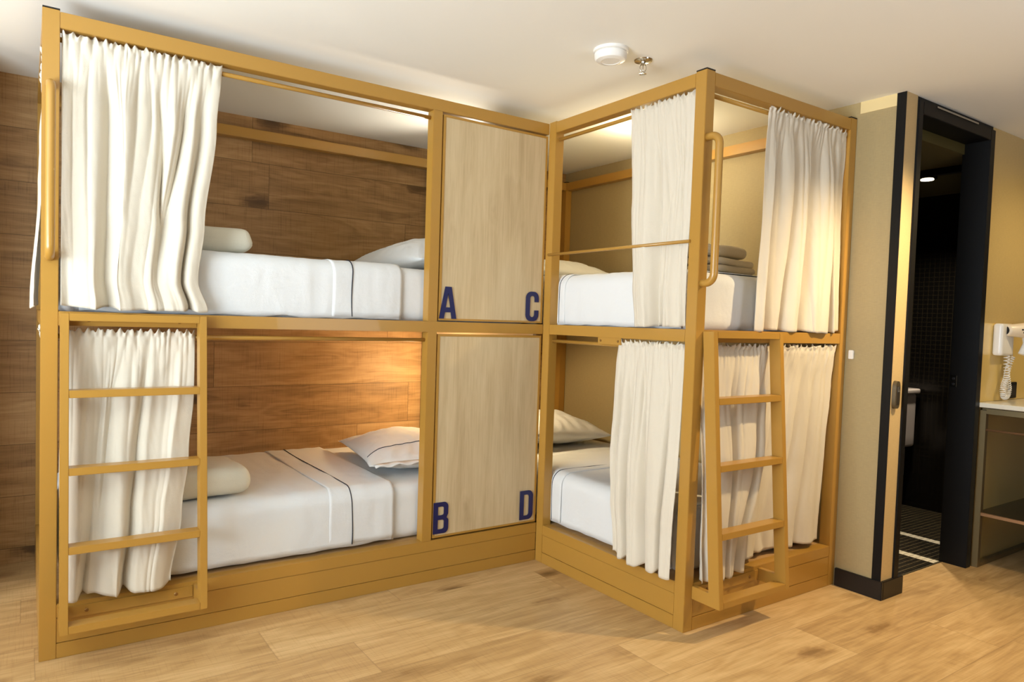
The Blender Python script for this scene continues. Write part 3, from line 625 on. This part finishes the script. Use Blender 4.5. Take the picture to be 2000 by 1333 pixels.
# ------------------------------------------------------------------ curtains
def interp(pr, t):
    if isinstance(pr, (int, float)): return pr
    for (t0, a0), (t1, a1) in zip(pr, pr[1:]):
        if t <= t1:
            s = (t-t0)/(t1-t0) if t1 > t0 else 0; s = s*s*(3-2*s); return a0 + (a1-a0)*s
    return pr[-1][1]
def curtain(axis, left, right, offs, outsign, zt, zrod, zb, nf, amp, seed, label, group='cream curtains on the bunks', tip=0.012, hemz=0.075, wave=1.0, botf=None):
    nu, nv = int(34*nf), 100; bm = bmesh.new(); grid = []
    m = int(nf*3.2); rnd = random.Random(seed*31+5)
    gs = [rnd.uniform(0.45, 1.6) for _ in range(m)]; gt = sum(gs); gc = [0.0]
    for w_ in gs: gc.append(gc[-1] + w_/gt)
    sg = seed*7.37
    def val(x, y, z):                     # rounded ridges, crisp valleys, irregular spacing
        v = abs(noise.noise(Vector((x, y, z))))*2.6
        return v/(1+0.35*v*v)
    span = abs(interp(right, 0.5)-interp(left, 0.5)); sgn = 1 if interp(right, 0) > interp(left, 0) else -1
    for j in range(nv+1):
        t = (j/nv)**1.1; row = []; q = 0
        for i in range(nu+1):
            s = i/nu
            zbb = zb + (botf(s) if botf else 0.0)
            z = zt + (zbb-zt)*t; dz = z - zrod
            below = max(0.0, min(1.0, -dz/0.22)); below = below*below*(3-2*below)
            ed = min(1.0, min(s, 1-s)*7 + 0.12)
            sw = s + 0.025*noise.noise(Vector((s*2, t*1.5, sg)))
            big = val(sw*nf*0.95+sg, t*0.55, 1.3) - 0.55
            midf = val(sw*nf*2.1+sg, t*0.7, 7.7) - 0.5
            mfade = max(0.0, 1 - t/(0.55+0.35*noise.noise(Vector((s*nf, sg, 2.0)))))
            fine = val(sw*nf*3.6+sg, t*0.9, 4.4) - 0.5
            ffade = max(0.0, 1 - t*4.0)
            d = amp*ed*(big*(0.55+0.95*t)*below*1.9 + midf*(0.25+0.75*mfade)*below*0.75 + fine*ffade*0.45*below)
            lat = amp*ed*below*(0.9*noise.noise(Vector((sw*nf*1.3+sg, t*0.9, 12.0))) )*1.1
            while q < m-1 and s > gc[q+1]: q += 1
            fg = (s-gc[q])/(gc[q+1]-gc[q]); fg = max(0.0, min(1.0, fg))
            kk = (math.exp(dz/0.032) if dz < 0 else 1.0)
            gw = 0.55 + 0.9*abs(noise.noise(Vector((s*5+sg, 3.3, 0))))*2
            d += ((max(0.0, math.sin(math.pi*fg))**0.8*2-1)*0.0050*gw*kk*(0.45 if abs(dz) < 0.006 else 1.0))
            if dz > 0: d += 0.0055*math.sin(s*m*7.0+3*noise.noise(Vector((s*9, sg, 0))))*min(1, dz/0.012)
            d += 0.006*noise.noise(Vector((s*nf*2.6+z*8, z*16-s*9, seed+3)))*kk**0.5
            d += 0.0022*noise.noise(Vector((s*nf*1.6+z*3, z*6, seed+13)))
            d += 0.0009*noise.noise(Vector((s*nf*6+z*14, z*20, seed+23)))
            al = interp(left, t); ar = interp(right, t)
            a = al + (ar-al)*s + lat*sgn + 0.004*noise.noise(Vector((z*4, seed, s)))
            lo, hi = min(al, ar), max(al, ar); a = max(lo-0.003, min(hi+0.003, a))
            o = interp(offs, t)
            hz = z - (zbb + hemz); d += 0.0010*math.exp(-(hz/0.0035)**2)
            zz = z
            if dz > 0: zz += (0.0055*math.sin(s*m*5.3+seed*2) + 0.004*math.sin(s*m*9.7+2*math.sin(s*23)))*(dz/(zt-zrod))
            if t > 0.8: zz -= ((t-0.8)/0.2)**1.5*(tip*max(-0.6, min(1.0, big*1.6)) + 0.004*noise.noise(Vector((s*12, seed, 0))))
            off = o + outsign*d
            row.append(bm.verts.new((a, off, zz) if axis == 'x' else (off, a, zz)))
        grid.append(row)
    for A, B in zip(grid, grid[1:]):
        for i in range(nu): bm.faces.new((A[i], A[i+1], B[i+1], B[i]))
    o = obj('curtain', bm, M['curtain'], smooth=True)
    sd = o.modifiers.new('thick', 'SOLIDIFY'); sd.thickness = 0.0014; sd.offset = 0
    return tag(o, label, 'curtain', group)
curtain('x', -2.044, [(0,-1.537),(0.25,-1.552),(0.65,-1.592),(0.88,-1.612),(1,-1.578)], [(0,0.012),(0.15,0.012),(1,0.000)], -1, 2.086, 2.066, 1.186, 6, 0.030, 1, 'cream curtain gathered at the left of the upper bunk above the ladder')
curtain('x', -2.044, [(0,-1.616),(0.25,-1.62),(0.5,-1.637),(0.72,-1.661),(1,-1.70)], [(0,0.014),(0.15,0.012),(1,-0.036)], -1, 1.112, 1.090, 0.205, 5, 0.027, 2, 'cream curtain hanging behind the left ladder on the lower bunk', tip=0.018)
curtain('y', [(0,-0.528),(0.45,-0.553),(0.8,-0.58),(1,-0.605)], -0.860, [(0,0.012),(0.2,0.014),(1,0.002)], -1, 2.086, 2.066, 1.180, 5, 0.024, 3, 'cream curtain hanging behind the guard rail on the long side of the upper corner bunk', tip=0.006)
curtain('y', [(0,-0.497),(0.5,-0.495),(0.75,-0.515),(1,-0.56)], [(0,-0.860),(0.8,-0.862),(1,-0.87)], [(0,0.012),(0.2,0.010),(0.8,-0.018),(1,-0.034)], -1, 1.115, 1.0945, 0.210, 5, 0.025, 4, 'cream curtain reaching over the base on the long side of the lower corner bunk', tip=0.024)
curtain('x', [(0,0.402),(0.3,0.40),(1,0.362)], [(0,0.990),(0.4,0.985),(1,0.992)], [(0,-W+0.010),(0.3,-W+0.014),(1,-W+0.006)], -1, 2.087, 2.070, 1.178, 6, 0.032, 5, 'cream curtain on the narrow end of the upper corner bunk nearest the wall', tip=0.012)
curtain('x', 0.056, [(0,0.53),(0.4,0.46),(1,0.315)], [(0,-W+0.012),(0.15,-W+0.008),(0.8,-W-0.024),(1,-W-0.034)], -1, 1.115, 1.0945, 0.196, 5, 0.024, 6, 'cream curtain hanging directly behind the ladder of the corner bunk', tip=0.004)
curtain('x', [(0,0.54),(0.4,0.47),(1,0.30)], [(0,0.988),(0.2,0.985),(0.5,0.968),(1,0.955)], [(0,-W+0.012),(0.2,-W+0.026),(1,-W+0.034)], -1, 1.115, 1.0945, 0.214, 4, 0.018, 7, 'wide cream curtain right of the ladder on the lower corner bunk', tip=0.004)
curtain('y', 0.075, 0.66, [(0,-L+0.012),(0.5,-L+0.004),(1,-L-0.020)], -1, 2.085, 2.066, 1.184, 7, 0.010, 8, 'cream curtain edge showing outside the far left end of the upper bunk')
curtain('y', 0.075, 0.66, [(0,-L+0.012),(0.1,-L+0.016),(1,-L+0.020)], -1, 1.108, 1.090, 0.22, 7, 0.008, 9, 'cream curtain sliver on the far left end of the lower bunk')

# ------------------------------------------------------------------ berth lamps
def berth_lamp(loc, normal, label):
    t = thing('reading_lamp', label, 'lamp', loc, 'berth reading lamps'); n = Vector(normal); c = Vector(loc)
    ax = 'x' if abs(n.x) > 0.5 else 'z'; s = n.x if ax == 'x' else n.z
    bm = bmesh.new(); lathe(bm, [(0.0, 0.0), (0.035, 0.0), (0.035, 0.012*s), (0.012, 0.014*s), (0.012, 0.05*s), (0.0, 0.05*s)], c, ax, 24); obj('wall_mount', bm, M['black'], t)
    bm = bmesh.new(); e = c + n*0.05; lathe(bm, [(0.0, 0.0), (0.02, 0.0), (0.02, 0.008*s), (0.0, 0.008*s)], e, ax, 24); obj('lamp_head', bm, M['warmglow'], t)
berth_lamp((-0.0215, 0.45, 1.86), (-1, 0, 0), 'small reading lamp at the head of the upper bunk behind letter A')
berth_lamp((-0.0215, 0.80, 0.86), (-1, 0, 0), 'small warm reading lamp at the head of the lower bunk beside letter B')
berth_lamp((0.0005, 0.58, 1.02), (1, 0, 0), 'small warm reading lamp at the head of the lower corner bunk')
berth_lamp((0.55, -0.10, ZC), (0, 0, -1), 'small warm lamp on the ceiling above the upper corner bunk')

# ------------------------------------------------------------------ ceiling items
t = thing('smoke_detector', 'round white smoke detector on the ceiling', 'smoke detector', (-0.275, -0.69, ZC))
c = (-0.275, -0.690, ZC)
bm = bmesh.new(); lathe(bm, [(0.0, 0.0), (0.066, 0.0), (0.066, -0.010), (0.060, -0.013), (0.0, -0.013)], c, 'z', 48); obj('mounting_base', bm, M['whiteplastic'], t, auto=True)
bm = bmesh.new(); lathe(bm, [(0.0, -0.012), (0.056, -0.012), (0.061, -0.016), (0.060, -0.032), (0.054, -0.040), (0.036, -0.044), (0.034, -0.042), (0.0, -0.043)], c, 'z', 48); obj('sensor_body', bm, M['whiteplastic'], t, auto=True)
bm = bmesh.new(); lathe(bm, [(0.0, -0.0405), (0.003, -0.0405), (0.003, -0.0435), (0.0, -0.0435)], (c[0]-0.03, c[1]-0.028, c[2]+0.002), 'z', 12); obj('indicator', bm, M['dark'], t)
c = (-0.100, -0.690, ZC)
t = thing('fire_sprinkler', 'chrome fire sprinkler head on the ceiling beside the smoke detector', 'sprinkler', c)
bm = bmesh.new(); lathe(bm, [(0.0, 0.0), (0.036, 0.0), (0.034, -0.004), (0.014, -0.008), (0.0, -0.008)], c, 'z', 36); obj('ceiling_plate', bm, M['chrome'], t, auto=True)
bm = bmesh.new(); lathe(bm, [(0.0, -0.006), (0.009, -0.006), (0.009, -0.018), (0.0, -0.018)], c, 'z', 6); obj('threaded_body', bm, M['chrome'], t)
for s in (-1, 1):
    bm = bmesh.new(); cx_, cy_, cz_ = c; dx, dy = 0.84*s, -0.54*s
    tube(bm, [(cx_+dx*k, cy_+dy*k, cz_-z) for k, z in ((0.008, 0.017), (0.012, 0.025), (0.012, 0.035), (0.007, 0.044), (0.0, 0.049))], 0.0016, 8); obj('yoke_arm', bm, M['chrome'], t)
bm = bmesh.new(); tube(bm, [(c[0], c[1], c[2]-0.017), (c[0], c[1], c[2]-0.049)], 0.0016, 8); obj('heat_bulb', bm, M['chrome'], t)
bm = bmesh.new(); lathe(bm, [(0.0, -0.049), (0.014, -0.052), (0.0145, -0.0535), (0.0, -0.051)], c, 'z', 16); obj('deflector', bm, M['chrome'], t)
for x, y in ((1.12, -1.80), (2.35, -2.0)):
    t = thing('ceiling_spotlight', 'recessed warm ceiling spotlight ' + ('near the bathroom door' if x < 2 else 'in front of the vanity'), 'ceiling light', (x, y, ZC), 'recessed ceiling spotlights')
    bm = bmesh.new(); lathe(bm, [(0.034, 0.0), (0.05, 0.0), (0.048, -0.006), (0.034, -0.008)], (x, y, ZC)); obj('trim_ring', bm, M['chrome'], t)
    bm = bmesh.new(); lathe(bm, [(0.0, -0.001), (0.033, -0.001), (0.033, -0.004), (0.0, -0.004)], (x, y, ZC)); obj('lens', bm, M['glow'], t)

# ------------------------------------------------------------------ wall items
tag(bxo('wall_plate', (CX-0.012, -0.958, 1.058), (CX, -0.936, 1.098), M['whiteplastic'], None, 0.002), 'small white plate on the gold wall beside the corner post', 'wall plate')
# flush pull on the gold strip
t = thing('door_pull', 'dark bronze oval pull on the gold strip left of the bathroom doorway', 'door handle', (1.075, CY-0.004, 0.85))
bm = bmesh.new(); pts = []
for k in range(32):
    a = k*2*math.pi/32; r_x = 0.022; xx = r_x*math.copysign(abs(math.cos(a))**0.7, math.cos(a)); zz = 0.062*math.copysign(abs(math.sin(a))**0.6, math.sin(a)); pts.append((1.078+xx, zz+0.912))
va = [bm.verts.new((x, CY-0.0045, z)) for x, z in pts]; vb = [bm.verts.new((1.078+(x-1.078)*0.94, CY-0.020, 0.912+(z-0.912)*0.97)) for x, z in pts]
bm.faces.new(va); bm.faces.new(vb[::-1])
for k in range(32): bm.faces.new((va[k], va[(k+1)%32], vb[(k+1)%32], vb[k]))
obj('escutcheon', bm, mat('bronze_pull', srgb(96, 84, 62), 0.35, 0.5), t)
bxo('finger_recess', (1.070, CY-0.0215, 0.868), (1.089, CY-0.020, 0.950), mat('dark_recess', srgb(40, 33, 24), 0.4), t, 0.0006)
bxo('lock_button', (1.070, CY-0.0235, 0.925), (1.088, CY-0.0212, 0.948), M['chrome'], t, 0.0008)
# yellow splashback glass beside the door above the vanity
struct(bxo('trim_8', (1.935, CY-0.006, 0.845), (3.0, CY, 1.248), M['yellow']))
# vanity console
VX, VY = 1.945, CY
t = thing('vanity_console', 'marble topped washstand with a bronze frame and dark glass shelf right of the bathroom doorway', 'vanity', (VX+0.5, VY-0.26, 0))
bm = rbox((VX+0.50, VY-0.27, 0.832), (1.04, 0.53, 0.024), 0.004, 6, 6, 2); obj('marble_top', bm, M['marble'], t, smooth=True)
for x, y in ((VX, VY-0.035), (VX, VY-0.52), (VX+0.97, VY-0.035), (VX+0.97, VY-0.52)): bxo('leg', (x, y, 0), (x+0.03, y+0.03, 0.805), M['bronze'], t, 0.001)
for y in (VY-0.035, VY-0.52):
    for z in (0.0, 0.79): bxo('frame_rail', (VX+0.03, y, z+0.001), (VX+0.97, y+0.03, z+0.025), M['bronze'], t, 0.001)
for x in (VX, VX+0.97):
    bxo('frame_rail', (x, VY-0.49, 0.788), (x+0.03, VY-0.035, 0.815), M['bronze'], t, 0.001)
    bxo('frame_rail', (x+0.003, VY-0.49, 0.268), (x+0.018, VY-0.035, 0.283), M['copper'], t, 0.001)
bm = bmesh.new(); tube(bm, [(VX+0.012, VY-0.03, 0.706), (VX+0.012, VY-0.50, 0.706)], 0.0055); obj('towel_rail', bm, M['copper'], t)
bxo('shelf', (VX+0.018, VY-0.49, 0.274), (VX+0.97, VY-0.006, 0.282), M['darkglass'], t)
bxo('back_panel', (VX+0.03, VY-0.012, 0.025), (VX+0.97, VY-0.004, 0.79), M['oliveglass'], t)
# hair dryer
t = thing('hair_dryer', 'white wall mounted hair dryer with coiled cord above the vanity', 'hair dryer', (2.13, CY-0.006, 1.08))
yb = CY-0.0065
obj('wall_holder', rbox((2.115, yb-0.022, 1.165), (0.15, 0.044, 0.165), 0.014, 6, 3, 6), M['whiteplastic'], t, smooth=True)
# barrel lying across, nozzle pointing left
c = Vector((2.185, yb-0.075, 1.215)); bm = bmesh.new()
ax = Vector((0.92, -0.39, 0.02)).normalized()
prof = [(-0.10, 0.026), (-0.085, 0.030), (-0.04, 0.034), (0.02, 0.040), (0.07, 0.041), (0.10, 0.034), (0.112, 0.018)]
tube(bm, [c + ax*p for p, r in prof], [r for p, r in prof], 28); obj('barrel', bm, M['ivory'], t)
bm = bmesh.new(); tube(bm, [c - ax*0.099, c - ax*0.1015], 0.022, 24); obj('nozzle_grille', bm, M['dark'], t)
bm = bmesh.new(); tube(bm, [c + ax*0.03 + Vector((0, 0, -0.02)), c + ax*0.035 + Vector((0.005, 0, -0.07)), c + ax*0.02 + Vector((0, 0.01, -0.125))], [0.021, 0.019, 0.016], 18); obj('grip', bm, M['whiteplastic'], t)
bm = bmesh.new()
side = ax.cross(Vector((0, 0, 1))).normalized()      # towards the room
if side.y > 0: side = -side
for k, (p, zo) in enumerate(((-0.035, 0.004), (-0.022, 0.010), (-0.025, -0.010))):
    q = c + ax*p + side*0.0365 + Vector((0, 0, zo)); tube(bm, [q - side*0.004, q + side*0.0012], 0.0042, 10)
obj('logo', bm, M['dark'], t)
# coiled cord : hangs from the holder, loops above the counter and back to the grip
def coil(pts, r, wr_, turns):
    pts = [Vector(p) for p in pts]; out = []; n = turns*14
    def bez(t):
        k = t*(len(pts)-1); i = min(int(k), len(pts)-2); f = k-i
        p0 = pts[max(i-1, 0)]; p1 = pts[i]; p2 = pts[i+1]; p3 = pts[min(i+2, len(pts)-1)]
        return 0.5*((2*p1) + (p2-p0)*f + (2*p0-5*p1+4*p2-p3)*f*f + (3*p1-p0-3*p2+p3)*f**3)
    for k in range(n+1):
        t = k/n; c0 = bez(t); tg = (bez(min(1, t+0.01))-bez(max(0, t-0.01))).normalized(); a = tg.cross(Vector((0, 1, 0))).normalized(); b = tg.cross(a)
        an = 2*math.pi*turns*t; out.append(c0 + (a*math.cos(an)+b*math.sin(an))*r)
    return out
bm = bmesh.new(); y = yb-0.03
tube(bm, coil([(2.20, y-0.005, 1.075), (2.175, y, 1.02), (2.150, y, 0.96), (2.125, y, 0.915), (2.135, y, 0.872), (2.172, y, 0.868), (2.195, y, 0.90), (2.175, y, 0.95), (2.155, y, 1.01), (2.145, y, 1.085)], 0.0115, 0, 44), 0.0024, 7)
obj('coiled_cord', bm, M['whiteplastic'], t)
bm = bmesh.new(); tube(bm, [(2.215, yb-0.03, 1.09), (2.225, yb-0.02, 1.0), (2.218, yb-0.012, 0.90), (2.19, yb-0.014, 0.853)], 0.0022, 8); obj('power_cord', bm, M['whiteplastic'], t)
t = thing('wall_socket', 'black square wall socket behind the coiled cord', 'socket', (2.33, CY-0.006, 0.88))
bxo('faceplate', (2.275, CY-0.014, 0.852), (2.365, CY-0.0065, 0.938), M['black'], t, 0.002)
bxo('socket_insert', (2.290, CY-0.0155, 0.868), (2.350, CY-0.0138, 0.922), M['dark'], t, 0.001)
